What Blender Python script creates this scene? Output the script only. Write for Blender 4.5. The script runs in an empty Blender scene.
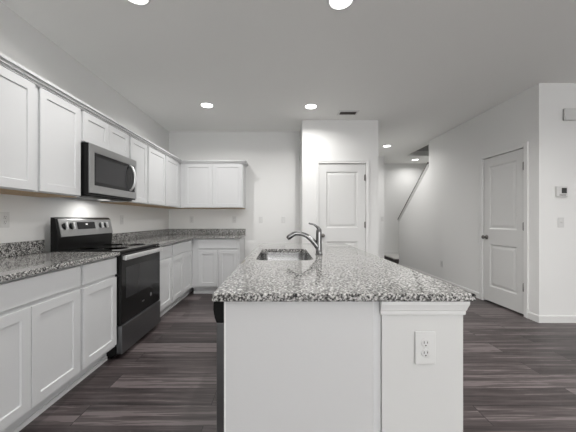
import bpy, bmesh, math
from mathutils import Vector

# ---------------------------------------------------------------- camera, world, exposure
scene = bpy.context.scene
COL = scene.collection
H = 2.755                                   # ceiling height
cam_data = bpy.data.cameras.new('camera')
cam_data.sensor_width = 36.0
cam_data.lens = 278.2 / 576.0 * 36.0
cam_data.shift_x = 6.3 / 576.0
cam_data.shift_y = 2.9 / 576.0
cam_data.clip_start = 0.05
cam = bpy.data.objects.new('camera', cam_data)
cam.location = (0, 0, 1.192)
cam.rotation_euler = (math.pi / 2, 0, 0)
COL.objects.link(cam)
scene.camera = cam

world = bpy.data.worlds.new('world')
world.use_nodes = True
world.node_tree.nodes['Background'].inputs[0].default_value = (1.0, 1.0, 1.0, 1)
world.node_tree.nodes['Background'].inputs[1].default_value = 4.4
scene.world = world

scene.view_settings.view_transform = 'Standard'
scene.view_settings.look = 'None'
scene.view_settings.gamma = 1.0
scene.view_settings.use_curve_mapping = False
scene.view_settings.exposure = 0.36
LIGHT_W = 10.4                              # watts of one recessed light
LIGHT_SPREAD = 156.0
HOOD_W = 1.7

# ---------------------------------------------------------------- materials
def new_mat(name, color=(.8, .8, .8), rough=.5, metal=0.0, spec=0.5):
    m = bpy.data.materials.new(name)
    m.use_nodes = True
    b = m.node_tree.nodes['Principled BSDF']
    b.inputs['Base Color'].default_value = (*color, 1)
    b.inputs['Roughness'].default_value = rough
    b.inputs['Metallic'].default_value = metal
    b.inputs['Specular IOR Level'].default_value = spec
    return m

def nd(m, t, **kw):
    n = m.node_tree.nodes.new(t)
    for k, v in kw.items():
        setattr(n, k, v)
    return n

def ramp(m, stops, interp='LINEAR'):
    r = nd(m, 'ShaderNodeValToRGB')
    r.color_ramp.interpolation = interp
    els = r.color_ramp.elements
    while len(els) < len(stops):
        els.new(0.5)
    for e, (p, c) in zip(els, stops):
        e.position = p
        e.color = (*c, 1)
    return r

def g3(v):
    return (v, v, v)

def add_bump(m, scale, strength, dist=0.002):
    L = m.node_tree.links
    b = m.node_tree.nodes['Principled BSDF']
    co = nd(m, 'ShaderNodeTexCoord')
    n = nd(m, 'ShaderNodeTexNoise')
    n.inputs['Scale'].default_value = scale
    n.inputs['Detail'].default_value = 3
    bp = nd(m, 'ShaderNodeBump')
    bp.inputs['Strength'].default_value = strength
    bp.inputs['Distance'].default_value = dist
    L.new(co.outputs['Object'], n.inputs['Vector'])
    L.new(n.outputs['Fac'], bp.inputs['Height'])
    L.new(bp.outputs['Normal'], b.inputs['Normal'])
    return n

M = {}
M['wall'] = new_mat('painted_wall', (.785, .785, .775), .7, spec=.3)
add_bump(M['wall'], 60, .05)
M['ceiling'] = new_mat('painted_ceiling', (.91, .91, .89), .8, spec=.2)
add_bump(M['ceiling'], 45, .08)
M['trim'] = new_mat('trim_paint', (.76, .76, .75), .4)
add_bump(M['trim'], 20, .02)
M['cabinet'] = new_mat('cabinet_paint', (.63, .635, .64), .38)
add_bump(M['cabinet'], 18, .015)
M['panel'] = new_mat('cabinet_paint_end_tone', (.60, .60, .60), .4)  # cabinet paint copy, its tone set to the light on the island end
add_bump(M['panel'], 18, .015)
M['post'] = new_mat('half_wall_paint', (.63, .63, .62), .6, spec=.3)
add_bump(M['post'], 60, .04)
M['door'] = new_mat('door_paint', (.68, .68, .67), .4)
add_bump(M['door'], 25, .02)
M['plastic'] = new_mat('white_plastic', (.66, .66, .65), .35)
add_bump(M['plastic'], 15, .01)
M['dark'] = new_mat('dark_slot', (.03, .03, .03), .5)
M['raw_wood'] = new_mat('raw_plywood', (.5, .36, .22), .7)
n_ = add_bump(M['raw_wood'], 40, .1)
M['black'] = new_mat('black_enamel', (.006, .006, .006), .3, spec=.22)
add_bump(M['black'], 30, .01)
M['black_glass'] = new_mat('black_glass', (.006, .006, .006), .06, spec=.28)
add_bump(M['black_glass'], 3, .003)
M['window_glass'] = new_mat('tinted_glass', (.03, .03, .032), .12, spec=.3)
add_bump(M['window_glass'], 3, .003)
M['carpet'] = new_mat('stair_carpet', (.6, .59, .57), .95, spec=.1)
add_bump(M['carpet'], 300, .4)
M['pewter'] = new_mat('dark_nickel', (.18, .17, .16), .3, 1.0)
add_bump(M['pewter'], 12, .01)
M['chrome'] = new_mat('brushed_chrome', (.22, .22, .22), .2, 1.0)
add_bump(M['chrome'], 12, .01)
M['handle'] = new_mat('satin_handle', (.78, .78, .78), .38, 1.0)
add_bump(M['handle'], 12, .01)
M['vent_dark'] = new_mat('vent_shadow_grey', (.10, .10, .10), .6)
add_bump(M['vent_dark'], 30, .02)
M['rail'] = new_mat('grey_rail_paint', (.07, .07, .068), .5)
add_bump(M['rail'], 30, .02)
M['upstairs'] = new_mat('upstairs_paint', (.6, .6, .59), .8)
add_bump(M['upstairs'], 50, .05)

def steel(name, col, rough, stretch):
    m = new_mat(name, col, rough, 1.0)
    L = m.node_tree.links
    b = m.node_tree.nodes['Principled BSDF']
    co = nd(m, 'ShaderNodeTexCoord')
    mp = nd(m, 'ShaderNodeMapping')
    mp.inputs['Scale'].default_value = stretch
    n = nd(m, 'ShaderNodeTexNoise')
    n.inputs['Scale'].default_value = 1.0
    n.inputs['Detail'].default_value = 2
    mr = nd(m, 'ShaderNodeMapRange')
    mr.inputs['To Min'].default_value = rough - .06
    mr.inputs['To Max'].default_value = rough + .08
    L.new(co.outputs['Object'], mp.inputs['Vector'])
    L.new(mp.outputs['Vector'], n.inputs['Vector'])
    L.new(n.outputs['Fac'], mr.inputs['Value'])
    L.new(mr.outputs['Result'], b.inputs['Roughness'])
    return m
M['steel'] = steel('stainless_steel', (.40, .40, .40), .32, (4, 4, 400))
M['dark_steel'] = steel('slate_stainless', (.20, .205, .21), .33, (4, 4, 400))
M['sink_steel'] = steel('sink_steel', (.48, .48, .48), .22, (8, 4, 4))

def granite():
    m = new_mat('speckled_granite', rough=.06)
    L = m.node_tree.links
    b = m.node_tree.nodes['Principled BSDF']
    b.inputs['Specular IOR Level'].default_value = .55
    co = nd(m, 'ShaderNodeTexCoord')
    # crystals: voronoi cells with a random shade each
    v = nd(m, 'ShaderNodeTexVoronoi')
    v.inputs['Scale'].default_value = 180
    v.inputs['Randomness'].default_value = 1.0
    nz = nd(m, 'ShaderNodeTexNoise')
    nz.inputs['Scale'].default_value = 120
    nz.inputs['Detail'].default_value = 2
    mix = nd(m, 'ShaderNodeMix', data_type='VECTOR')
    mix.inputs['Factor'].default_value = .012
    L.new(co.outputs['Object'], mix.inputs[4])
    L.new(nz.outputs['Color'], mix.inputs[5])
    L.new(mix.outputs[1], v.inputs['Vector'])
    sep = nd(m, 'ShaderNodeSeparateColor')
    L.new(v.outputs['Color'], sep.inputs[0])
    # clusters
    n2 = nd(m, 'ShaderNodeTexNoise')
    n2.inputs['Scale'].default_value = 92
    n2.inputs['Detail'].default_value = 2.5
    n2.inputs['Roughness'].default_value = .6
    L.new(co.outputs['Object'], n2.inputs['Vector'])
    ad = nd(m, 'ShaderNodeMath', operation='MULTIPLY_ADD')
    ad.inputs[1].default_value = .42
    L.new(sep.outputs[0], ad.inputs[0])
    mr = nd(m, 'ShaderNodeMapRange')
    mr.inputs['From Min'].default_value = .3
    mr.inputs['From Max'].default_value = .7
    mr.inputs['To Max'].default_value = .58
    L.new(n2.outputs['Fac'], mr.inputs['Value'])
    L.new(mr.outputs['Result'], ad.inputs[2])
    r = ramp(m, [(0.0, (.010, .010, .010)), (.33, (.018, .018, .018)), (.41, (.11, .107, .103)),
                 (.53, (.25, .245, .236)), (.64, (.48, .475, .46)), (.82, (.66, .65, .63))])
    L.new(ad.outputs[0], r.inputs[0])
    L.new(r.outputs[0], b.inputs['Base Color'])
    return m
M['granite'] = granite()

def planks():
    m = new_mat('dark_plank_floor', rough=.38, spec=.4)
    L = m.node_tree.links
    b = m.node_tree.nodes['Principled BSDF']
    co = nd(m, 'ShaderNodeTexCoord')
    br = nd(m, 'ShaderNodeTexBrick')
    br.offset = .37
    br.offset_frequency = 2
    br.inputs['Scale'].default_value = 1.0
    br.inputs['Brick Width'].default_value = 1.22
    br.inputs['Row Height'].default_value = .178
    br.inputs['Mortar Size'].default_value = .0024
    br.inputs['Mortar Smooth'].default_value = .2
    br.inputs['Color1'].default_value = (0, 0, 0, 1)
    br.inputs['Color2'].default_value = (1, 1, 1, 1)
    br.inputs['Mortar'].default_value = (.5, .5, .5, 1)
    L.new(co.outputs['Object'], br.inputs['Vector'])
    # shift the grain of each board by its random shade
    sh = nd(m, 'ShaderNodeVectorMath', operation='MULTIPLY_ADD')
    sh.inputs[1].default_value = (13.0, 7.0, 0)
    L.new(br.outputs['Color'], sh.inputs[0])
    L.new(co.outputs['Object'], sh.inputs[2])
    def streak(sx, sy, detail):
        mp = nd(m, 'ShaderNodeMapping')
        mp.inputs['Scale'].default_value = (sx, sy, 1)
        n = nd(m, 'ShaderNodeTexNoise')
        n.inputs['Scale'].default_value = 1.0
        n.inputs['Detail'].default_value = detail
        n.inputs['Roughness'].default_value = .6
        n.inputs['Distortion'].default_value = .25
        L.new(sh.outputs[0], mp.inputs['Vector'])
        L.new(mp.outputs['Vector'], n.inputs['Vector'])
        return n
    s1 = streak(1.0, 24, 4)
    s2 = streak(4.0, 80, 3)
    a = nd(m, 'ShaderNodeMath', operation='MULTIPLY_ADD')
    a.inputs[1].default_value = .30
    L.new(br.outputs['Color'], a.inputs[0])
    L.new(s1.outputs['Fac'], a.inputs[2])
    a2 = nd(m, 'ShaderNodeMath', operation='MULTIPLY_ADD')
    a2.inputs[1].default_value = .45
    L.new(s2.outputs['Fac'], a2.inputs[0])
    L.new(a.outputs[0], a2.inputs[2])
    r = ramp(m, [(.58, (.018, .014, .014)), (.80, (.050, .0395, .0395)), (.97, (.092, .075, .075)), (1.0, (.15, .126, .126))])
    L.new(a2.outputs[0], r.inputs[0])
    mx = nd(m, 'ShaderNodeMix', data_type='RGBA')
    mx.inputs[7].default_value = (.012, .010, .010, 1)
    L.new(br.outputs['Fac'], mx.inputs['Factor'])
    L.new(r.outputs[0], mx.inputs[6])
    L.new(mx.outputs[2], b.inputs['Base Color'])
    bp = nd(m, 'ShaderNodeBump')
    bp.inputs['Strength'].default_value = .15
    bp.inputs['Distance'].default_value = .002
    L.new(a2.outputs[0], bp.inputs['Height'])
    L.new(bp.outputs['Normal'], b.inputs['Normal'])
    return m
M['floor'] = planks()

def emit(name, col, s):
    m = bpy.data.materials.new(name)
    m.use_nodes = True
    nt = m.node_tree
    nt.nodes.clear()
    e = nt.nodes.new('ShaderNodeEmission')
    e.inputs[0].default_value = (*col, 1)
    e.inputs[1].default_value = s
    o = nt.nodes.new('ShaderNodeOutputMaterial')
    nt.links.new(e.outputs[0], o.inputs[0])
    return m
M['lamp'] = emit('lamp_lens', (1, .99, .97), 5.0)
M['hood_lamp'] = emit('hood_lamp_lens', (1, .98, .95), 0.9)

# ---------------------------------------------------------------- mesh helpers (all in world metres)
def tag(o, label, cat=None, group=None, kind=None):
    o['label'] = label
    if cat: o['category'] = cat
    if group: o['group'] = group
    if kind: o['kind'] = kind
    return o

def empty(name, loc, label, cat=None, group=None, kind=None):
    o = bpy.data.objects.new(name, None)
    o.empty_display_size = .1
    o.location = loc
    COL.objects.link(o)
    return tag(o, label, cat, group, kind)

def wloc(o):
    v = Vector((0, 0, 0))
    while o is not None:
        v += Vector(o.location)
        o = o.parent
    return v

class MB:
    def __init__(self):
        self.bm = bmesh.new()

    def box(self, x0, x1, y0, y1, z0, z1, bevel=0.0, segs=2):
        x0, x1 = min(x0, x1), max(x0, x1)
        y0, y1 = min(y0, y1), max(y0, y1)
        z0, z1 = min(z0, z1), max(z0, z1)
        t = bmesh.new()
        vs = [t.verts.new(p) for p in ((x0, y0, z0), (x1, y0, z0), (x1, y1, z0), (x0, y1, z0),
                                        (x0, y0, z1), (x1, y0, z1), (x1, y1, z1), (x0, y1, z1))]
        for f in ((0, 3, 2, 1), (4, 5, 6, 7), (0, 1, 5, 4), (1, 2, 6, 5), (2, 3, 7, 6), (3, 0, 4, 7)):
            t.faces.new([vs[i] for i in f])
        if bevel:
            bmesh.ops.bevel(t, geom=list(t.edges), offset=bevel, segments=segs, profile=.5, affect='EDGES')
        self.merge(t)
        return self

    def merge(self, t):
        me = bpy.data.meshes.new('tmp')
        t.to_mesh(me)
        t.free()
        self.bm.from_mesh(me)
        bpy.data.meshes.remove(me)

    def prism(self, poly, axis, a0, a1, bevel=0.0):
        """poly: 2-D points; axis 'x': (y,z), 'y': (x,z), 'z': (x,y)"""
        t = bmesh.new()
        def P(p, a):
            return {'x': (a, p[0], p[1]), 'y': (p[0], a, p[1]), 'z': (p[0], p[1], a)}[axis]
        A = [t.verts.new(P(p, a0)) for p in poly]
        B = [t.verts.new(P(p, a1)) for p in poly]
        t.faces.new(A)
        t.faces.new(B[::-1])
        n = len(poly)
        for i in range(n):
            t.faces.new((A[i], B[i], B[(i + 1) % n], A[(i + 1) % n]))
        bmesh.ops.recalc_face_normals(t, faces=t.faces[:])
        if bevel:
            bmesh.ops.bevel(t, geom=list(t.edges), offset=bevel, segments=2, profile=.5, affect='EDGES')
        self.merge(t)
        return self

    def sweep(self, path, prof):
        """sweep a closed profile (out, z) along a 2-D path; out is to the right of travel"""
        t = bmesh.new()
        rings = []
        n = len(path)
        dirs = [(Vector(path[i + 1]) - Vector(path[i])).normalized() for i in range(n - 1)]
        for i in range(n):
            d0 = dirs[max(0, i - 1)]
            d1 = dirs[min(n - 2, i)]
            n0 = Vector((d0.y, -d0.x))
            n1 = Vector((d1.y, -d1.x))
            nn = (n0 + n1).normalized()
            nn = nn / max(.2, nn.dot(n0))
            rings.append([t.verts.new((path[i][0] + nn.x * o, path[i][1] + nn.y * o, z)) for o, z in prof])
        k = len(prof)
        for i in range(n - 1):
            for j in range(k):
                t.faces.new((rings[i][j], rings[i][(j + 1) % k], rings[i + 1][(j + 1) % k], rings[i + 1][j]))
        t.faces.new(rings[0])
        t.faces.new(rings[-1][::-1])
        bmesh.ops.recalc_face_normals(t, faces=t.faces[:])
        self.merge(t)
        return self

    def lathe(self, c, axis, prof, segs=24):
        """prof: (radius, along axis) from start to end, closed at both ends"""
        t = bmesh.new()
        ax = {'x': Vector((1, 0, 0)), 'y': Vector((0, 1, 0)), 'z': Vector((0, 0, 1))}[axis] if isinstance(axis, str) else Vector(axis).normalized()
        u = ax.orthogonal().normalized()
        w = ax.cross(u)
        rings = []
        for r, a in prof:
            rings.append([t.verts.new(Vector(c) + ax * a + (u * math.cos(2 * math.pi * i / segs) + w * math.sin(2 * math.pi * i / segs)) * max(r, 1e-5)) for i in range(segs)])
        for i in range(len(rings) - 1):
            for j in range(segs):
                t.faces.new((rings[i][j], rings[i][(j + 1) % segs], rings[i + 1][(j + 1) % segs], rings[i + 1][j]))
        t.faces.new(rings[0][::-1])
        t.faces.new(rings[-1])
        bmesh.ops.recalc_face_normals(t, faces=t.faces[:])
        for f in t.faces:
            f.smooth = len(f.verts) == 4
        self.merge(t)
        return self

    def tube(self, pts, radii, segs=16, flat=None):
        """smooth tube through points; flat=(normal, factor) squashes the section along a direction"""
        P = [Vector(p) for p in pts]
        # catmull-rom resample
        Q, R = [], []
        for i in range(len(P) - 1):
            p0, p1, p2, p3 = P[max(0, i - 1)], P[i], P[i + 1], P[min(len(P) - 1, i + 2)]
            for s in range(6):
                q = s / 6
                Q.append(.5 * ((2 * p1) + (p2 - p0) * q + (2 * p0 - 5 * p1 + 4 * p2 - p3) * q * q + (3 * p1 - p0 - 3 * p2 + p3) * q ** 3))
                R.append(radii[i] * (1 - q) + radii[i + 1] * q)
        Q.append(P[-1]); R.append(radii[-1])
        t = bmesh.new()
        rings = []
        up = None
        for i, q in enumerate(Q):
            d = (Q[min(i + 1, len(Q) - 1)] - Q[max(i - 1, 0)]).normalized()
            if up is None:
                up = d.orthogonal().normalized()
            up = (up - d * up.dot(d)).normalized()
            w = d.cross(up)
            ring = []
            for k in range(segs):
                a = 2 * math.pi * k / segs
                off = (up * math.cos(a) + w * math.sin(a)) * R[i]
                if flat:
                    fn = Vector(flat[0]).normalized()
                    off = off - fn * off.dot(fn) * (1 - flat[1])
                ring.append(t.verts.new(q + off))
            rings.append(ring)
        for i in range(len(rings) - 1):
            for j in range(segs):
                t.faces.new((rings[i][j], rings[i][(j + 1) % segs], rings[i + 1][(j + 1) % segs], rings[i + 1][j]))
        t.faces.new(rings[0][::-1]); t.faces.new(rings[-1])
        bmesh.ops.recalc_face_normals(t, faces=t.faces[:])
        for f in t.faces:
            f.smooth = len(f.verts) == 4
        self.merge(t)
        return self

    def build(self, name, mat, parent=None, label=None):
        me = bpy.data.meshes.new(name)
        if parent is not None:
            off = wloc(parent)
            bmesh.ops.translate(self.bm, verts=self.bm.verts[:], vec=-off)
        self.bm.to_mesh(me)
        self.bm.free()
        me.materials.append(mat)
        o = bpy.data.objects.new(name, me)
        COL.objects.link(o)
        if parent is not None:
            o.parent = parent
        if label:
            o['label'] = label
        return o

def struct(name, mb, mat, label=None):
    o = mb.build(name, mat)
    o['kind'] = 'structure'
    if label: o['label'] = label
    return o

# local frames: 'left' run faces +x (u = y), 'back' run faces -y (u = x), 'island' faces -x (u = y), 'right' faces -x, 'front' faces -y
def mapper(face, plane):
    if face == 'left':
        return lambda u, n, z: (plane + n, u, z)
    if face == 'back':
        return lambda u, n, z: (u, plane - n, z)
    return lambda u, n, z: (plane - n, u, z)

def fbox(mb, F, u0, u1, n0, n1, z0, z1, bevel=0.0):
    a = F(u0, n0, z0); b = F(u1, n1, z1)
    return mb.box(a[0], b[0], a[1], b[1], a[2], b[2], bevel)

def panel_board(F, u0, u1, z0, z1, t, panels, rec=.008, slope=.004, raised=None):
    """a board on plane n=0..t with recessed panels (u0,u1,z0,z1)"""
    mb = MB()
    bm = bmesh.new()
    e = .002
    us = sorted({u0 + e, u1 - e} | {p[0] for p in panels} | {p[1] for p in panels})
    zs = sorted({z0 + e, z1 - e} | {p[2] for p in panels} | {p[3] for p in panels})
    G = {}
    def gv(i, j):
        if (i, j) not in G:
            G[(i, j)] = bm.verts.new(F(us[i], t, zs[j]))
        return G[(i, j)]
    for i in range(len(us) - 1):
        for j in range(len(zs) - 1):
            uc = (us[i] + us[i + 1]) / 2; zc = (zs[j] + zs[j + 1]) / 2
            if any(p[0] < uc < p[1] and p[2] < zc < p[3] for p in panels):
                continue
            bm.faces.new((gv(i, j), gv(i + 1, j), gv(i + 1, j + 1), gv(i, j + 1)))
    for p in panels:
        def rect(ins, n):
            return [bm.verts.new(F(a, n, b)) for a, b in ((p[0] + ins, p[2] + ins), (p[1] - ins, p[2] + ins), (p[1] - ins, p[3] - ins), (p[0] + ins, p[3] - ins))]
        r0 = rect(0, t)
        steps = [(slope, t - rec)]
        if raised:
            steps += [(slope + raised[0], t - rec), (slope + raised[0] + raised[1], t - rec + raised[2])]
        for ins, n in steps:
            r1 = rect(ins, n)
            for k in range(4):
                bm.faces.new((r0[k], r0[(k + 1) % 4], r1[(k + 1) % 4], r1[k]))
            r0 = r1
        bm.faces.new(r0)
    def rim(ins, n):
        return [bm.verts.new(F(a, n, b)) for a, b in ((u0 + ins, z0 + ins), (u1 - ins, z0 + ins), (u1 - ins, z1 - ins), (u0 + ins, z1 - ins))]
    r0, r1, r2 = rim(e, t), rim(0, t - e), rim(0, 0)
    for a, b in ((r0, r1), (r1, r2)):
        for k in range(4):
            bm.faces.new((a[k], a[(k + 1) % 4], b[(k + 1) % 4], b[k]))
    bm.faces.new(r2)
    bmesh.ops.remove_doubles(bm, verts=bm.verts[:], dist=1e-5)
    bmesh.ops.recalc_face_normals(bm, faces=bm.faces[:])
    # make sure the board faces outward
    fr = Vector(F(0, 1, 0)) - Vector(F(0, 0, 0))
    big = max(bm.faces, key=lambda f: f.calc_area() if abs(f.normal.dot(fr)) > .9 and (f.calc_center_median() - Vector(F((u0 + u1) / 2, 0, (z0 + z1) / 2))).dot(fr) < t * .2 else 0)
    if big.normal.dot(fr) > 0:
        bmesh.ops.reverse_faces(bm, faces=bm.faces[:])
    mb.merge(bm)
    return mb

def shaker(F, u0, u1, z0, z1, parent, name='door', mat=None, fw=.058):
    return panel_board(F, u0, u1, z0, z1, .019, [(u0 + fw, u1 - fw, z0 + fw, z1 - fw)]).build(name, mat or M['cabinet'], parent)

def slab(F, u0, u1, z0, z1, parent, name='drawer_front'):
    return panel_board(F, u0, u1, z0, z1, .019, []).build(name, M['cabinet'], parent)

# ---------------------------------------------------------------- the room shell
XL, YB, XR, YC = -2.02, 4.98, 2.96, 3.20
XE, YR, YH = 6.4, -4.5, 6.95
YA = 7.85

struct('floor', MB().box(XL - .1, XE + .1, YR - .1, 7.9, -.1, 0), M['floor'], 'dark grey-brown wood plank floor running across the kitchen')

SX0, SX1, SY0, SY1 = 3.09, 4.1, 3.4, 6.89      # stairwell opening in the ceiling
c = MB()
c.box(XL - .1, SX0, YR - .1, 7.9, H, H + .12)
c.box(SX1, XE + .1, YR - .1, 7.9, H, H + .12)
c.box(SX0, SX1, YR - .1, SY0, H, H + .12)
c.box(SX0, SX1, SY1, 7.9, H, H + .12)
struct('ceiling', c, M['ceiling'], 'flat grey-white painted ceiling with the stairwell opening at the back')

w = MB()
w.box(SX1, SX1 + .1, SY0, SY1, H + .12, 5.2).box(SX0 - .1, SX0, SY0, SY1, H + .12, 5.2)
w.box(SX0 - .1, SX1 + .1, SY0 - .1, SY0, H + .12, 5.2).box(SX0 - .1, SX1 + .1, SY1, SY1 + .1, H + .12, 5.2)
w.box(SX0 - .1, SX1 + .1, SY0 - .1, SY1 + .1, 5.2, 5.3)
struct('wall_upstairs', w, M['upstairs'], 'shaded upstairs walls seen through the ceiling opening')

struct('wall_left', MB().box(XL - .1, XL, YR, YB, 0, H), M['wall'], 'white left wall behind the cabinets and stove')
struct('wall_back', MB().box(XL - .1, 1.529, YB, YB + .1, 0, H), M['wall'], 'white back wall between the cabinets and the pantry')

PX0, PX1, PY = .325, 1.529, 4.402              # pantry block
DX0, DX1, DZ = .588, 1.327, 2.064              # pantry door slab
w = MB()
w.box(PX0, DX0 - .004, PY, PY + .1, 0, H).box(DX1 + .004, PX1, PY, PY + .1, 0, H)
w.box(DX0 - .004, DX1 + .004, PY, PY + .1, DZ + .006, H)
w.box(PX0, PX0 + .1, PY + .1, YB, 0, H)
struct('wall_pantry', w, M['wall'], 'white pantry closet wall around the centre door')
struct('wall_hall', MB().box(PX1 - .1, PX1, PY + .1, YH + .1, 0, H).box(PX1, 2.56, YH, YH + .1, 0, H), M['wall'], 'white wall at the far end of the hall')

RY0, RY1, RZ = 3.390, 4.082, 2.060             # right door slab
WT = .12
w = MB()
w.box(XR, XR + WT, YC, RY0 - .004, 0, H).box(XR, XR + WT, RY1 + .004, 5.60, 0, H)
w.box(XR, XR + WT, RY0 - .004, RY1 + .004, RZ + .006, H)
z_hi, z_lo = 2.275, 1.155
w.prism([(5.60, 0), (7.02, 0), (7.02, z_lo), (5.60, z_hi)], 'x', XR, XR + WT)
struct('wall_right', w, M['wall'], 'white right wall with the door, ending in a sloped half wall by the stairs')
struct('wall_front_right', MB().box(XR + WT, XE, YC, YC + .1, 0, H), M['wall'], 'white wall on the far right holding the thermostat')
struct('wall_stairs', MB().box(SX1, SX1 + .1, YC + .1, YA + .1, 0, H).box(2.56, SX1, YA, YA + .1, 0, H).box(2.46, 2.56, YH + .1, YA + .1, 0, H), M['wall'], 'white walls around the stair landing')
struct('wall_east', MB().box(XE, XE + .1, YR, YC + .1, 0, H), M['wall'])
w = MB()
wz0, wz1, wx0, wx1 = .25, 2.3, -.8, 4.6  # unseen rear opening, added to let world light in as fill
w.box(XL - .1, wx0, YR - .1, YR, 0, H).box(wx1, XE + .1, YR - .1, YR, 0, H)
w.box(wx0, wx1, YR - .1, YR, 0, wz0).box(wx0, wx1, YR - .1, YR, wz1, H)
struct('wall_rear', w, M['wall'])
w = MB()
w.box(wx0, wx1, YR - .09, YR + .02, wz0, wz0 + .05).box(wx0, wx1, YR - .09, YR + .02, wz1 - .05, wz1)
for x in (wx0, 1.0, 2.8, wx1 - .05):
    w.box(x, x + .05, YR - .09, YR + .02, wz0 + .05, wz1 - .05)
struct('fill_opening_1', w, M['trim'])  # frame around the added opening

# sloped white cap on the stair half wall
sl = (z_hi - z_lo) / (7.02 - 5.60)
capm = MB().prism([(5.602, z_hi + .001), (7.045, z_lo - .025 * sl + .001), (7.045, z_lo - .025 * sl + .026), (5.602, z_hi + .026)], 'x', XR - .022, XR + WT + .022, .004)
capm.prism([(5.602, z_hi - .03), (7.02, z_lo - .03), (7.02, z_lo - .002), (5.602, z_hi - .002)], 'x', XR - .011, XR - .0005)
struct('trim_1', capm, M['trim'], 'white sloped cap along the top of the stair half wall')

rl = MB().prism([(5.606, z_hi + .027), (7.05, z_lo - .03 * sl + .027), (7.05, z_lo - .03 * sl + .066), (5.606, z_hi + .066)], 'x', XR - .024, XR + .030, .006).build('handrail', M['rail'])
tag(rl, 'thin grey handrail sloping along the top of the stair half wall', 'handrail')

# baseboards
BP = [(0, 0), (.013, 0), (.013, .07), (.008, .083), (0, .085)]
struct('baseboard_right', MB().sweep([(XR, 7.02), (XR, RY1 + .062)], BP[::1]).sweep([(XR, RY0 - .062), (XR, YC), (XE, YC)], BP), M['trim'], 'white baseboard along the right walls')
struct('baseboard_back', MB().sweep([(-.655, YB), (PX0, YB), (PX0, PY), (DX0 - .055, PY)][::1], BP).sweep([(DX1 + .055, PY), (PX1, PY)], BP), M['trim'])
struct('baseboard_hall', MB().sweep([(PX1 + .02, YH), (2.56, YH), (2.56, YA), (2.83, YA)][:2], BP), M['trim'])

BQ = [(o, z + .201) for o, z in BP]
struct('baseboard_stairs', MB().sweep([(2.86, YA), (SX1, YA)], BQ), M['trim'], 'white baseboard above the stair landing')

# door casings
def casing(name, F, u0, u1, z1, label, wd=.057):
    m = MB()
    fbox(m, F, u0 - wd, u0, 0, .016, 0, z1 + wd, .003)
    fbox(m, F, u1, u1 + wd, 0, .016, 0, z1 + wd, .003)
    fbox(m, F, u0, u1, 0, .016, z1, z1 + wd, .003)
    # raised outer edge of the moulding
    fbox(m, F, u0 - wd, u0 - wd + .014, .016, .021, 0, z1 + wd, .002)
    fbox(m, F, u1 + wd - .014, u1 + wd, .016, .021, 0, z1 + wd, .002)
    fbox(m, F, u0 - wd, u1 + wd, .016, .021, z1 + wd - .014, z1 + wd, .002)
    return struct(name, m, M['trim'], label)
FR = mapper('right', XR)
FP = mapper('back', PY)
casing('trim_2', FR, RY0 - .003, RY1 + .003, RZ + .005, 'white casing around the right door')
casing('trim_3', FP, DX0 - .003, DX1 + .003, DZ + .005, 'white casing around the pantry door', .045)

# two panel interior doors
def interior_door(name, F, u0, u1, z1, hinge_at, label):
    loc = F((u0 + u1) / 2, -.03, 0)
    d = empty(name, loc, label, 'door', kind='structure')
    G = lambda u, n, z: F(u, n - .037, z)
    ins = .118
    pan = [(u0 + ins, u1 - ins, .235, .835), (u0 + ins, u1 - ins, 1.05, z1 - .125)]
    panel_board(G, u0, u1, .022, z1, .035, pan, rec=.011, slope=.016, raised=(.012, .028, .007)).build('door_panel', M['door'], d)
    hs = u1 if hinge_at == 'hi' else u0
    s = 1 if hinge_at == 'hi' else -1
    for z in (.355, 1.10, z1 - .22):
        m = MB()
        m.lathe(F(hs - s * .009, .007, z - .045), 'z', [(.0075, 0), (.0075, .09)], 10)
        m.lathe(F(hs - s * .009, .007, z - .052), 'z', [(.002, 0), (.005, .003), (.005, .104 - .003), (.002, .104)], 10)
        fbox(m, F, hs - s * .022, hs - s * .003, -.003, .0015, z - .045, z + .045)
        m.build('hinge', M['pewter'], d, 'dark nickel hinge')
    ku = (u0 + .062) if hinge_at == 'hi' else (u1 - .062)
    k = MB()
    a = F(0, 1, 0); b = F(0, 0, 0)
    ax = (a[0] - b[0], a[1] - b[1], a[2] - b[2])
    k.lathe(F(ku, -.002, .93), ax, [(.032, 0), (.032, .006), (.026, .011), (.012, .013), (.011, .03), (.02, .037), (.027, .048), (.027, .058), (.018, .066), (.004, .068)], 24)
    k.build('knob', M['pewter'], d, 'dark nickel knob')
    return d
interior_door('door_1', FR, RY0, RY1, RZ, 'lo', 'white two-panel door with dark knob in the right wall')
interior_door('door_2', FP, DX0, DX1, DZ, 'hi', 'white two-panel pantry door behind the faucet')

# stair landing and flight behind the half wall
st = empty('staircase', (3.6, 7.0, 0), 'stair landing with a pale tread and dark riser at the end of the hall', 'stairs')
MB().box(2.850, SX1 - .005, 7.03, YA - .003, 0, .17).build('riser', M['floor'], st, 'dark plank riser')
MB().box(2.835, SX1 - .005, 7.03, YA - .003, .17, .20, .006).build('landing', M['carpet'], st)
for i in range(9):
    y1 = 7.028 - .27 * i
    z1 = .20 + .19 * (i + 1)
    MB().box(XR + WT + .003, SX1 - .005, y1 - .27, y1, max(0, z1 - .36), z1, .006).build('step', M['carpet'], st)

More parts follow.
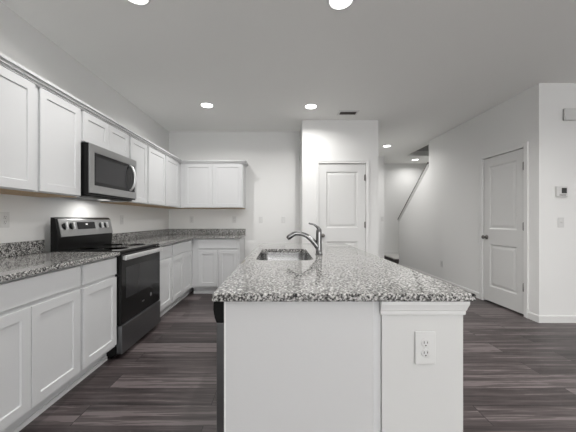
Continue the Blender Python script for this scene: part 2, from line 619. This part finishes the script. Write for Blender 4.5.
# ---------------------------------------------------------------- recessed lights
def downlight(name, x, y, label, proto=None):
    if proto is None:
        r = empty(name, (x, y, H), label, 'ceiling light', 'recessed ceiling lights')
        MB().lathe((x, y, H), 'z', [(.098, -.0005), (.096, -.005), (.084, -.009), (.080, -.004), (.080, -.0005)], 40).build('trim_ring', M['trim'], r)
        MB().lathe((x, y, H), 'z', [(.076, -.001), (.075, -.006), (.066, -.009), (.05, -.011)], 40).build('lens', M['lamp'], r, 'glowing round lens')
        ld = bpy.data.lights.new('bulb', 'AREA')
        ld.shape = 'DISK'; ld.size = .03; ld.energy = LIGHT_W; ld.color = (1, .985, .965)
        ld.spread = math.radians(LIGHT_SPREAD)
        lo = bpy.data.objects.new('bulb', ld)
        lo.location = (0, 0, -.013)
        COL.objects.link(lo); lo.parent = r
        return r
    r = proto.copy(); COL.objects.link(r)
    r.location = (x, y, H); r['label'] = label
    for ch in proto.children:
        cc = ch.copy(); COL.objects.link(cc); cc.parent = r
    return r
dl = downlight('recessed_light', -1.026, 3.82, 'round recessed ceiling light above the aisle near the back corner cabinets')
for x, y, l in ((.405, 3.86, 'round recessed ceiling light in front of the pantry wall'),
                (.423, 1.985, 'brightest round recessed ceiling light above the island near the top edge'),
                (-1.02, 1.94, 'round recessed ceiling light cut by the top edge above the stove aisle'),
                (2.25, 5.95, 'round recessed ceiling light over the hall beside the pantry'),
                (3.52, 7.34, 'small far recessed ceiling light over the stair landing')):
    downlight('recessed_light', x, y, l, dl)
far_bulb = [o for o in COL.objects if o.name.startswith('bulb') and o.parent and o.parent['label'].startswith('small far')][0]
far_bulb.data = far_bulb.data.copy()
far_bulb.data.energy = LIGHT_W * .5
far_bulb.data.spread = math.radians(160)
# unseen fill lamps added to brighten the room, built like the ceiling lights
for x, y in ((.4, -1.9), (1.86, 1.78), (1.86, .2), (3.8, 1.0), (3.6, -2.4)):
    downlight('recessed_light', x, y, 'round recessed ceiling light over the living area added out of view as fill light', dl)
living = None  # lamp data shared by the added fill lamps
for o in [o for o in COL.objects if o.name.startswith('bulb') and o.parent and o.parent['label'].startswith('round recessed ceiling light over the living')]:
    if living is None:
        living = o.data.copy()
        living.energy = LIGHT_W * 1.35
    o.data = living

# ceiling vent
v = empty('ceiling_vent', (.985, 4.09, H), 'small white ceiling vent with dark louvres in front of the pantry wall', 'vent')
MB().box(.826, 1.120, 3.99, 4.185, H - .006, H - .0005, .002).build('frame', M['trim'], v)
MB().box(.856, 1.090, 4.045, 4.132, H - .0075, H - .0062).build('opening', M['vent_dark'], v, 'dark opening behind the louvres')
for k in range(4):
    y = 4.058 + k * .021
    MB().prism([(y, H - .0078), (y + .009, H - .014), (y + .0105, H - .013), (y + .0015, H - .0078)], 'x', .856, 1.090).build('louvre', M['pewter'], v)

# ---------------------------------------------------------------- upper cabinets, left wall
XU = XL + .3235                              # face frame plane
FU = mapper('left', XU)
ZU0, ZU1 = 1.372, 2.134
def upper(name, F, u0, u1, depth, doors, label, z0=ZU0, group='white upper wall cabinets', zd0=None, u1b=None, u0b=None):
    b = F((u0 + u1) / 2, -depth / 2, z0)
    r = empty(name, b, label, 'cabinet', group)
    m = MB()
    fbox(m, F, u0 if u0b is None else u0b, u1 if u1b is None else u1b, -depth + .002, 0, z0 + .006, ZU1)
    m.build('body', M['cabinet'], r)
    m = MB()
    fbox(m, F, (u0 if u0b is None else u0b) + .001, (u1 if u1b is None else u1b) - .001, -depth + .003, -.02, z0, z0 + .0055)
    m.build('bottom_panel', M['raw_wood'], r, 'raw wood underside')
    for a, c_ in doors:
        shaker(F, a, c_, (z0 + .013) if zd0 is None else zd0, 2.110, r)
    return r
upper('upper_cabinet', FU, .985, 1.914, .3235, [(.998, 1.442), (1.446, 1.897)], 'white upper cabinet nearest the left edge, first of the row')
upper('upper_cabinet', FU, 1.916, 2.334, .3235, [(1.934, 2.324)], 'white single-door upper cabinet just left of the microwave')
upper('upper_cabinet', FU, 2.336, 3.092, .3235, [(2.354, 2.701), (2.704, 3.050)], 'short white two-door upper cabinet directly above the microwave', z0=1.838, zd0=1.852)
upper('upper_cabinet', FU, 3.094, 3.492, .3235, [(3.098, 3.476)], 'white single-door upper cabinet just right of the microwave')
upper('upper_cabinet', FU, 3.494, 4.654, .3235, [(3.510, 4.014), (4.040, 4.528)], 'white two-door upper cabinet on the left wall reaching the corner', u1b=YB - .004)
FUB = mapper('back', YB - .3235)
upper('upper_cabinet', FUB, XU + .003, -.645, .3235, [(-1.623, -1.160), (-1.140, -.664)], 'white two-door upper cabinet hung on the back wall')

# crown moulding along the top of the uppers
prof = [(.001, 2.113), (.019, 2.113), (.020, 2.114), (.020, 2.128), (.034, 2.130), (.034, 2.146), (.048, 2.148), (.049, 2.167), (.001, 2.167)]
cm = MB().sweep([(XU, .985), (XU, YB - .3235), (-.645, YB - .3235), (-.645, YB - .002)], prof)
cm = cm.build('crown_moulding', M['cabinet'])
tag(cm, 'white stepped crown moulding running along the top of the upper cabinets', 'moulding')

# ---------------------------------------------------------------- base cabinets
XB = XL + .6115
FB = mapper('left', XB)
YBB = YB - .6115
FBB = mapper('back', YBB)
def base(F, u0, u1, depth, drawers, doors, label, u1b=None, u0b=None, hollow=False, back=None):
    r = empty('base_cabinet', F((u0 + u1) / 2, -depth / 2, 0), label, 'cabinet', 'white base cabinets')
    a, b = (u0 if u0b is None else u0b), (u1 if u1b is None else u1b)
    m = MB()
    fbox(m, F, a, b, -depth + .002, 0, .114, .883)
    m.build('body', M['cabinet'], r)
    m = MB()
    fbox(m, F, a, b, -depth + .002, -.072, 0, .1135)
    fbox(m, F, u0, u1, -.0715, -.064, 0, .03)
    m.build('toe_kick', M['cabinet'], r)
    for d in drawers:
        slab(F, d[0], d[1], .728, .868, r)
    for d in doors:
        shaker(F, d[0], d[1], .136, .705, r)
    return r
base(FB, 1.155, 1.934, .6115, [(1.172, 1.919)], [(1.172, 1.544), (1.548, 1.919)], 'white two-door base cabinet under the near counter at the left edge')
base(FB, 1.936, 2.350, .6115, [(1.952, 2.344)], [(1.952, 2.344)], 'white narrow base cabinet just left of the stove')
base(FB, 3.112, 3.536, .6115, [(3.128, 3.522)], [(3.128, 3.522)], 'white narrow base cabinet just right of the stove')
base(FB, 3.538, 4.366, .6115, [(3.552, 4.300)], [(3.552, 3.922), (3.930, 4.300)], 'white two-door base cabinet on the left wall beside the corner', u1b=YB - .004)
base(FBB, XB + .003, -.661, .6115, [(-1.306, -.690)], [(-1.306, -1.006), (-.984, -.690)], 'white two-door base cabinet standing against the back wall')

# ---------------------------------------------------------------- left countertops
ct = empty('countertop', (-1.7, 1.75, .884), 'speckled grey granite counter left of the stove', 'countertop')
MB().box(XL + .002, -1.364, 1.13, 2.350, .884, .914, .004).build('slab', M['granite'], ct)
MB().box(XL + .002, XL + .022, 1.13, 2.350, .9145, 1.016, .003).build('backsplash', M['granite'], ct)
ct = empty('countertop', (-1.7, 4.2, .884), 'L-shaped speckled granite counter in the back corner right of the stove', 'countertop')
MB().prism([(XL + .002, 3.112), (-1.364, 3.112), (-1.364, YBB - .045), (-.645, YBB - .045), (-.645, YB - .002), (XL + .002, YB - .002)], 'z', .884, .914, .004).build('slab', M['granite'], ct)
MB().box(XL + .002, XL + .022, 3.112, YB - .002, .9145, 1.016, .003).build('backsplash', M['granite'], ct)
MB().box(XL + .0225, -.645, YB - .022, YB - .002, .9145, 1.016, .003).build('backsplash', M['granite'], ct)

# ---------------------------------------------------------------- stove
S0, S1 = 2.353, 3.109
sv = empty('stove', (-1.68, (S0 + S1) / 2, 0), 'black and stainless freestanding electric stove between the left counters', 'stove')
XF = -1.358                                   # front of the oven door
m = MB().box(XL + .062, -1.405, S0, S1, .03, .902)
m.box(XL + .06, -1.45, S0 + .02, S1 - .02, 0, .03)
m.build('body', M['black'], sv)
ck = MB().box(-1.93, -1.372, S0 - .0, S1, .903, .921, .004).build('cooktop', M['black_glass'], sv)
for bx, by, br_ in ((-1.52, S0 + .20, .105), (-1.52, S1 - .19, .085), (-1.765, S0 + .19, .08), (-1.765, S1 - .20, .10)):
    MB().lathe((bx, by, .9212), 'z', [(br_ - .004, 0), (br_ - .004, .0003), (br_, .0003), (br_, 0)], 40).build('burner_ring', new_mat('burner_mark', (.03, .03, .03), .2) if 'burner_mark' not in bpy.data.materials else bpy.data.materials['burner_mark'], ck)
# oven door
od = MB().box(-1.404, XF, S0 + .004, S1 - .004, .292, .892, .005).build('oven_door', M['black_glass'], sv)
MB().box(XF + .0002, XF + .0012, S0 + .07, S1 - .07, .50, .77).build('door_window', M['window_glass'], od)
hd = MB()
hd.box(XF + .018, XF + .040, S0 + .012, S1 - .012, .838, .880, .007, 3)
hd.box(XF, XF + .02, S0 + .02, S0 + .055, .843, .875, .003).box(XF, XF + .02, S1 - .055, S1 - .02, .843, .875, .003)
hd.build('handle', M['handle'], od, 'wide satin steel handle bar')
lg = MB().lathe((XF + .0003, 2.885, .413), 'x', [(.019, 0), (.019, .0012), (.015, .0016)], 28)  # plain small disc and strip set on the oven door
lg.build('disc', M['steel'], od, 'small round steel emblem')
MB().box(XF + .0003, XF + .001, 2.705, 2.75, .385, .397).build('strip', M['steel'], od, 'small steel badge')
dr = MB().box(-1.404, XF + .004, S0 + .004, S1 - .004, .042, .284, .005).build('storage_drawer', M['dark_steel'], sv)
# backguard
bg = MB().prism([(-1.960, .903), (-1.900, .903), (-1.890, 1.035), (-1.922, 1.196), (-1.937, 1.205), (-1.960, 1.205)], 'y', S0 + .002, S1 - .002, .004).build('backguard', M['black'], sv)
def onpanel(t, n):                             # point on the tilted control face, t along height, n out of it
    a = Vector((-1.890, 1.035)); b = Vector((-1.922, 1.196))
    d = (b - a).normalized(); nn = Vector((d.y, -d.x))
    p = a + d * t + nn * n
    return (p.x, p.y)
cp = MB().prism([onpanel(.002, .0005), onpanel(.002, .006), onpanel(.150, .006), onpanel(.160, .001), (-1.937, 1.2065), (-1.950, 1.2065), (-1.950, 1.2052), (-1.936, 1.2052), onpanel(.160, .0005)], 'y', S0 + .028, S1 - .002, .0).build('control_panel', M['steel'], bg)
disp = MB().prism([onpanel(.060, .0065), onpanel(.060, .0085), onpanel(.128, .0085), onpanel(.128, .0065)], 'y', 2.590, 2.833)
disp = disp.build('display', M['black_glass'], cp)
MB().prism([onpanel(.062 + .038, .0088), onpanel(.062 + .038, .0092), onpanel(.062 + .052, .0092), onpanel(.062 + .052, .0088)], 'y', 2.698, 2.728).build('clock_mark', M['plastic'], bg)
nx = Vector((onpanel(0, 1)[0] - onpanel(0, 0)[0], 0, onpanel(0, 1)[1] - onpanel(0, 0)[1]))
for ky in (2.440, 2.520, 2.925, 3.005):
    p = onpanel(.092, .0062)
    k = MB().lathe((p[0], ky, p[1]), nx, [(.029, 0), (.029, .006), (.022, .009)], 24).build('knob', M['black'], cp)
    q = onpanel(.092, .0152)
    a_, b_ = onpanel(.062, .0155), onpanel(.122, .0155)
    c_, d_ = onpanel(.122, .034), onpanel(.062, .034)
    MB().prism([a_, d_, c_, b_], 'y', ky - .008, ky + .008, .002).build('grip', M['handle'], k, 'satin steel knob grip')

# ---------------------------------------------------------------- microwave
mw = empty('microwave', (-1.83, 2.74, 1.415), 'stainless over-the-range microwave with dark window and curved handle', 'microwave')
W0, W1, XM = 2.342, 3.088, -1.612
MB().box(XL + .003, XM - .013, 2.340, 3.088, 1.400, 1.836).box(XL + .003, -1.66, 2.345, 3.086, 1.388, 1.3995).build('body', M['black'], mw)
md = panel_board(mapper('left', XM - .012), W0 - .002, W1, 1.414, 1.834, .012, [(2.396, 3.060, 1.478, 1.770)], rec=.004, slope=.003).build('door', M['steel'], mw)
mwin = MB().box(XM - .0035, XM - .0015, 2.401, 3.055, 1.483, 1.765).build('window', M['black_glass'], md)
MB().box(XM - .0014, XM - .0006, 2.411, 2.90, 1.513, 1.735).build('screen', M['window_glass'], mwin)
MB().tube([(XM - .001, 2.955, 1.494), (XM + .022, 2.955, 1.508), (XM + .046, 2.955, 1.56), (XM + .054, 2.955, 1.625), (XM + .046, 2.955, 1.69), (XM + .022, 2.955, 1.742), (XM - .001, 2.955, 1.756)],
          [.010, .011, .0125, .013, .0125, .011, .010], 14).build('handle', M['handle'], md, 'curved satin steel handle')
MB().box(-1.98, -1.68, 2.38, 3.03, 1.383, 1.3875).build('grille', M['dark'], mw)
MB().box(-1.83, -1.75, 2.76, 2.84, 1.3805, 1.3828).build('light_lens', M['hood_lamp'], mw, 'glowing cooktop light')
ld = bpy.data.lights.new('cooktop_bulb', 'AREA')
ld.shape = 'RECTANGLE'; ld.size = .08; ld.size_y = .08; ld.energy = HOOD_W; ld.color = (1, .985, .96)
lo = bpy.data.objects.new('cooktop_bulb', ld)
COL.objects.link(lo); lo.parent = mw
lo.location = Vector((-1.79, 2.80, 1.378)) - wloc(mw)

# ---------------------------------------------------------------- island
IY0, IY1, IX0, IX1 = 1.0316, 3.17, -.259, .720
SX_0, SX_1, SYa, SYb = -.178, .220, 1.865, 2.575     # sink cut-out

def rrect(x0, x1, y0, y1, r, n=5):
    pts = []
    for cx, cy, a0 in ((x1 - r, y1 - r, 0), (x0 + r, y1 - r, 90), (x0 + r, y0 + r, 180), (x1 - r, y0 + r, 270)):
        for i in range(n + 1):
            a = math.radians(a0 + 90 * i / n)
            pts.append((cx + r * math.cos(a), cy + r * math.sin(a)))
    return pts

def slab_with_hole(x0, x1, y0, y1, z0, z1, hole):
    """counter slab with eased outer edges and an open cut-out"""
    bm = bmesh.new()
    e = .004
    k = len(hole)
    def ring(pts, z):
        return [bm.verts.new((p[0], p[1], z)) for p in pts]
    def rect(i):
        return [(x1 - i, y1 - i), (x0 + i, y1 - i), (x0 + i, y0 + i), (x1 - i, y0 + i)]
    ot, om1, om0, ob = ring(rect(e), z1), ring(rect(0), z1 - e), ring(rect(0), z0 + e), ring(rect(e), z0)
    for a, b in ((ot, om1), (om1, om0), (om0, ob)):
        for i in range(4):
            bm.faces.new((a[i], b[i], b[(i + 1) % 4], a[(i + 1) % 4]))
    ht, hb = ring(hole, z1), ring(hole, z0)
    for i in range(k):
        bm.faces.new((ht[i], ht[(i + 1) % k], hb[(i + 1) % k], hb[i]))
    q = k // 4
    for O, Hh in ((ot, ht), (ob, hb)):
        for c_ in range(4):
            arc = [Hh[(c_ * q + j) % k] for j in range(q)]
            for j in range(q - 1):
                bm.faces.new((O[c_], arc[j], arc[j + 1]))
            nxt = Hh[((c_ + 1) * q) % k]
            bm.faces.new((O[c_], arc[-1], nxt, O[(c_ + 1) % 4]))
    bmesh.ops.recalc_face_normals(bm, faces=bm.faces[:])
    mb = MB(); mb.merge(bm)
    return mb
hole = rrect(SX_0, SX_1, SYa, SYb, .065)
it = slab_with_hole(IX0, IX1, IY0, IY1, .884, .914, hole).build('island_countertop', M['granite'])
tag(it, 'speckled pale granite island top with the sink cut-out', 'countertop')

# island cabinets, open inside where the bowl hangs
FI = mapper('island', -.222)
ic = empty('island_cabinet', (.07, 2.0, 0), 'white island cabinet with a plain end panel facing the camera', 'cabinet')
ep = panel_board(mapper('back', 1.082), -.220, .351, 0, .8835, .018, []).build('end_panel', M['panel'], ic)
fs = MB().box(-.220, -.2135, 1.0615, 1.0637, 0, .8835).build('edge_strip', M['trim'], ic)
MB().box(.352, .3825, 1.074, 1.09, 0, .8835).build('filler_strip', M['cabinet'], ic)
m = MB()
m.box(.345, .363, 1.091, 3.10, .114, .8835)          # back
m.box(-.220, .344, 1.692, 1.710, .114, .8835).box(-.220, .344, 2.62, 2.638, .114, .8835).box(-.220, .344, 3.082, 3.10, .114, .8835)
m.box(-.220, .344, 1.711, 2.619, .114, .13).box(-.220, .344, 2.639, 3.081, .114, .13)
m.box(-.220, -.202, 1.711, 2.619, .70, .8835).box(-.220, -.202, 2.639, 3.081, .70, .8835)
m.build('body', M['cabinet'], ic)
MB().box(-.148, -.13, 1.692, 3.10, 0, .1135).build('toe_kick', M['cabinet'], ic)
for a, b in ((1.706, 2.162), (2.168, 2.624), (2.650, 3.086)):
    shaker(FI, a, b, .136, .705, ic)
for a, b in ((1.706, 2.624), (2.650, 3.086)):
    slab(FI, a, b, .728, .868, ic)

# dishwasher, edge on
dw = empty('dishwasher', (.05, 1.39, 0), 'dishwasher in the island side with slate door and black control panel', 'dishwasher')
MB().box(-.215, .33, 1.092, 1.685, .1, .872).build('body', M['black'], dw)
MB().box(-.2555, -.2225, 1.090, 1.688, .115, .784, .003).build('door', M['dark_steel'], dw)
MB().prism([(-.2225, .785), (-.2555, .785), (-.263, .805), (-.2685, .836), (-.2670, .868), (-.262, .8825), (-.2225, .8825)], 'y', 1.088, 1.690, .002).build('control_panel', M['black'], dw, 'black bowed control panel')
MB().box(-.16, .33, 1.10, 1.68, 0, .0995).build('toe_kick', M['black'], dw)

# half wall behind the island cabinets
kw = empty('island_half_wall', (.54, 2.08, 0), 'white half wall post under the right end of the island top', 'half wall')
MB().box(.3835, .694, 1.0645, 3.10, 0, .8835).build('post', M['post'], kw)
cp_ = [(0, .826), (.004, .826), (.006, .832), (.006, .842), (.009, .846), (.010, .852), (.014, .864), (.0155, .868), (.0155, .8832), (0, .8832)]
MB().sweep([(.376, 1.0640), (.6945, 1.0640), (.6945, 3.10)], cp_).build('cap_trim', M['trim'], kw)

# sink
sk = empty('sink', (.021, 2.22, .68), 'stainless steel undermount sink in the island top', 'sink')
bm = bmesh.new()
def zring(g, r, z):
    return [bm.verts.new((p[0], p[1], z)) for p in rrect(SX_0 - g, SX_1 + g, SYa - g, SYb + g, r)]
rings = [zring(.020, .07, .8815), zring(.020, .07, .8832), zring(.003, .068, .8832), zring(.003, .068, .876), zring(-.004, .07, .705), zring(-.016, .075, .686), zring(-.035, .08, .682)]
outer = [zring(-.035, .08, .680), zring(-.014, .076, .684), zring(-.002, .071, .705), zring(.005, .07, .8815)]
allr = rings
for a, b in zip(allr, allr[1:]):
    for i in range(len(a)):
        bm.faces.new((a[i], a[(i + 1) % len(a)], b[(i + 1) % len(a)], b[i]))
bm.faces.new(rings[-1])
for a, b in zip(outer, outer[1:]):
    for i in range(len(a)):
        bm.faces.new((a[i], a[(i + 1) % len(a)], b[(i + 1) % len(a)], b[i]))
bm.faces.new(outer[0])
a, b = outer[-1], rings[0]
for i in range(len(a)):
    bm.faces.new((a[i], a[(i + 1) % len(a)], b[(i + 1) % len(a)], b[i]))
bmesh.ops.recalc_face_normals(bm, faces=bm.faces[:])
for f in bm.faces:
    f.smooth = len(f.verts) == 4
mb = MB(); mb.merge(bm); mb.build('bowl', M['sink_steel'], sk)
MB().lathe((.021, 2.25, .6822), 'z', [(.055, 0), (.055, .002), (.045, .003), (.040, .001), (.012, .0012), (.006, .008)], 28).build('drain', M['chrome'], sk)

# faucet
FX, FY = .291, 2.178
fc = empty('faucet', (FX, FY, .914), 'single-lever kitchen faucet on the island with a low arched spout', 'faucet')
MB().lathe((FX, FY, .9143), 'z', [(.029, 0), (.029, .006), (.0245, .010), (.0235, .05), (.0225, .13), (.0225, .175), (.020, .190), (.012, .202), (.003, .206)], 28).build('body', M['chrome'], fc)
MB().tube([(FX - .008, FY, .968), (FX - .040, FY, 1.010), (FX - .085, FY, 1.052), (FX - .130, FY, 1.073), (FX - .180, FY, 1.078), (FX - .216, FY, 1.062), (FX - .238, FY, 1.045)],
          [.021, .021, .0185, .0165, .017, .020, .019], 18).build('spout', M['chrome'], fc)
MB().lathe((FX - .2375, FY, 1.0455), (-.78, 0, -.62), [(.0175, 0), (.017, .010), (.012, .013)], 18).build('spray_head', M['pewter'], fc)
MB().tube([(FX + .010, FY, 1.095), (FX - .004, FY, 1.118), (FX - .022, FY, 1.136), (FX - .045, FY, 1.150), (FX - .066, FY, 1.154), (FX - .080, FY, 1.160)],
          [.016, .013, .0085, .0065, .0065, .005], 14).build('lever', M['chrome'], fc)

# ---------------------------------------------------------------- outlets, switches, small fittings
def plate(F, u, z, kind, name, label, cat, group, w=.07, h=.115):
    r = empty(name, F(u, 0, z), label, cat, group)
    m = MB(); fbox(m, F, u - w / 2, u + w / 2, .0004, .0058, z - h / 2, z + h / 2, .0018)
    m.build('cover_plate', M['plastic'], r)
    a = F(0, 1, 0); b = F(0, 0, 0)
    ax = (a[0] - b[0], a[1] - b[1], a[2] - b[2])
    if kind == 'outlet':
        for dz in (.019, -.019):
            m = MB().lathe(F(u, .0059, z + dz), ax, [(.0165, 0), (.0165, .0012), (.0155, .0018)], 24)
            s = m.build('socket', M['plastic'], r)
            for du, hh in ((-.0063, .0045), (.0063, .0038)):
                m = MB(); fbox(m, F, u + du - .0012, u + du + .0012, .0078, .0083, z + dz + .003 - hh, z + dz + .003 + hh)
                m.build('slot', M['dark'], s)
            MB().lathe(F(u, .0078, z + dz - .0085), ax, [(.0027, 0), (.0027, .0005)], 10).build('ground_hole', M['dark'], s)
        MB().lathe(F(u, .0059, z), ax, [(.003, 0), (.002, .0008)], 10).build('screw', M['handle'], r)
    elif kind == 'switch':
        m = MB(); fbox(m, F, u - .006, u + .006, .0059, .0065, z - .013, z + .013)
        m.build('switch_slot', M['plastic'], r)
        m = MB(); fbox(m, F, u - .0045, u + .0045, .0066, .017, z - .001, z + .010, .001)
        m.build('toggle', M['plastic'], r)
        for dz in (.030, -.030):
            MB().lathe(F(u, .0059, z + dz), ax, [(.003, 0), (.002, .0008)], 10).build('screw', M['handle'], r)
    else:
        m = MB(); fbox(m, F, u - .0165, u + .0165, .0059, .0085, z - .033, z + .033, .001)
        m.build('rocker', M['plastic'], r)
    return r
GO = 'white wall outlets'
GS = 'white wall switches'
FK = mapper('back', 1.0645)
plate(FK, .5475, .7005, 'outlet', 'wall_outlet', 'white double outlet on the island half wall post', 'outlet', GO, .078, .124)
FLW = mapper('left', XL)
FBW = mapper('back', YB)
FRC = mapper('back', YC)
FHW = mapper('back', YH)
plate(FLW, 2.025, 1.186, 'outlet', 'wall_outlet', 'white double outlet on the left wall at the left edge beside the stove', 'outlet', GO)
plate(FLW, 3.510, 1.180, 'outlet', 'wall_outlet', 'white outlet on the left wall just right of the stove back panel', 'outlet', GO)
plate(FBW, -1.612, 1.180, 'outlet', 'wall_outlet', 'white outlet above the corner backsplash on the back wall', 'outlet', GO)
plate(FBW, -.850, 1.180, 'outlet', 'wall_outlet', 'white outlet under the right end of the back upper cabinet', 'outlet', GO)
plate(FBW, -.374, 1.176, 'rocker', 'wall_switch', 'white switch on the back wall just right of the back cabinets', 'switch', GS)
plate(FBW, .032, 1.176, 'switch', 'wall_switch', 'white toggle switch on the back wall left of the pantry', 'switch', GS)
plate(FRC, 3.208, 1.150, 'switch', 'wall_switch', 'white switch below the thermostat on the right wall', 'switch', GS)
plate(FHW, 2.512, 1.190, 'rocker', 'wall_switch', 'white switch at the end of the hall beside the stairs', 'switch', GS)
plate(FR, 5.15, .36, 'outlet', 'wall_outlet', 'white low outlet on the right wall beyond the door', 'outlet', GO)

th = empty('thermostat', (3.205, YC, 1.505), 'white thermostat with a dark square screen on the right wall', 'thermostat')
MB().box(3.142, 3.268, YC - .024, YC - .0005, 1.445, 1.565, .006, 3).build('body', M['plastic'], th)
MB().box(3.197, 3.254, YC - .0255, YC - .0242, 1.485, 1.546).build('screen', M['dark'], th, 'dark display')
for k in range(3):
    MB().box(3.172, 3.245, YC - .0252, YC - .0242, 1.4565 + .007 * k, 1.4595 + .007 * k).build('grille_slot', M['pewter'], th)
dc = empty('door_chime', (3.34, YC, 2.385), 'white door chime box high on the right wall above the thermostat', 'door chime')
MB().box(3.232, 3.455, YC - .006, YC - .0005, 2.322, 2.452).build('base', M['pewter'], dc, 'dark plate added as the shadow line behind the cover')  # dark colour stands in for the shade between chime and wall
MB().box(3.229, 3.461, YC - .034, YC - .0062, 2.319, 2.458, .010, 3).build('cover', M['plastic'], dc)
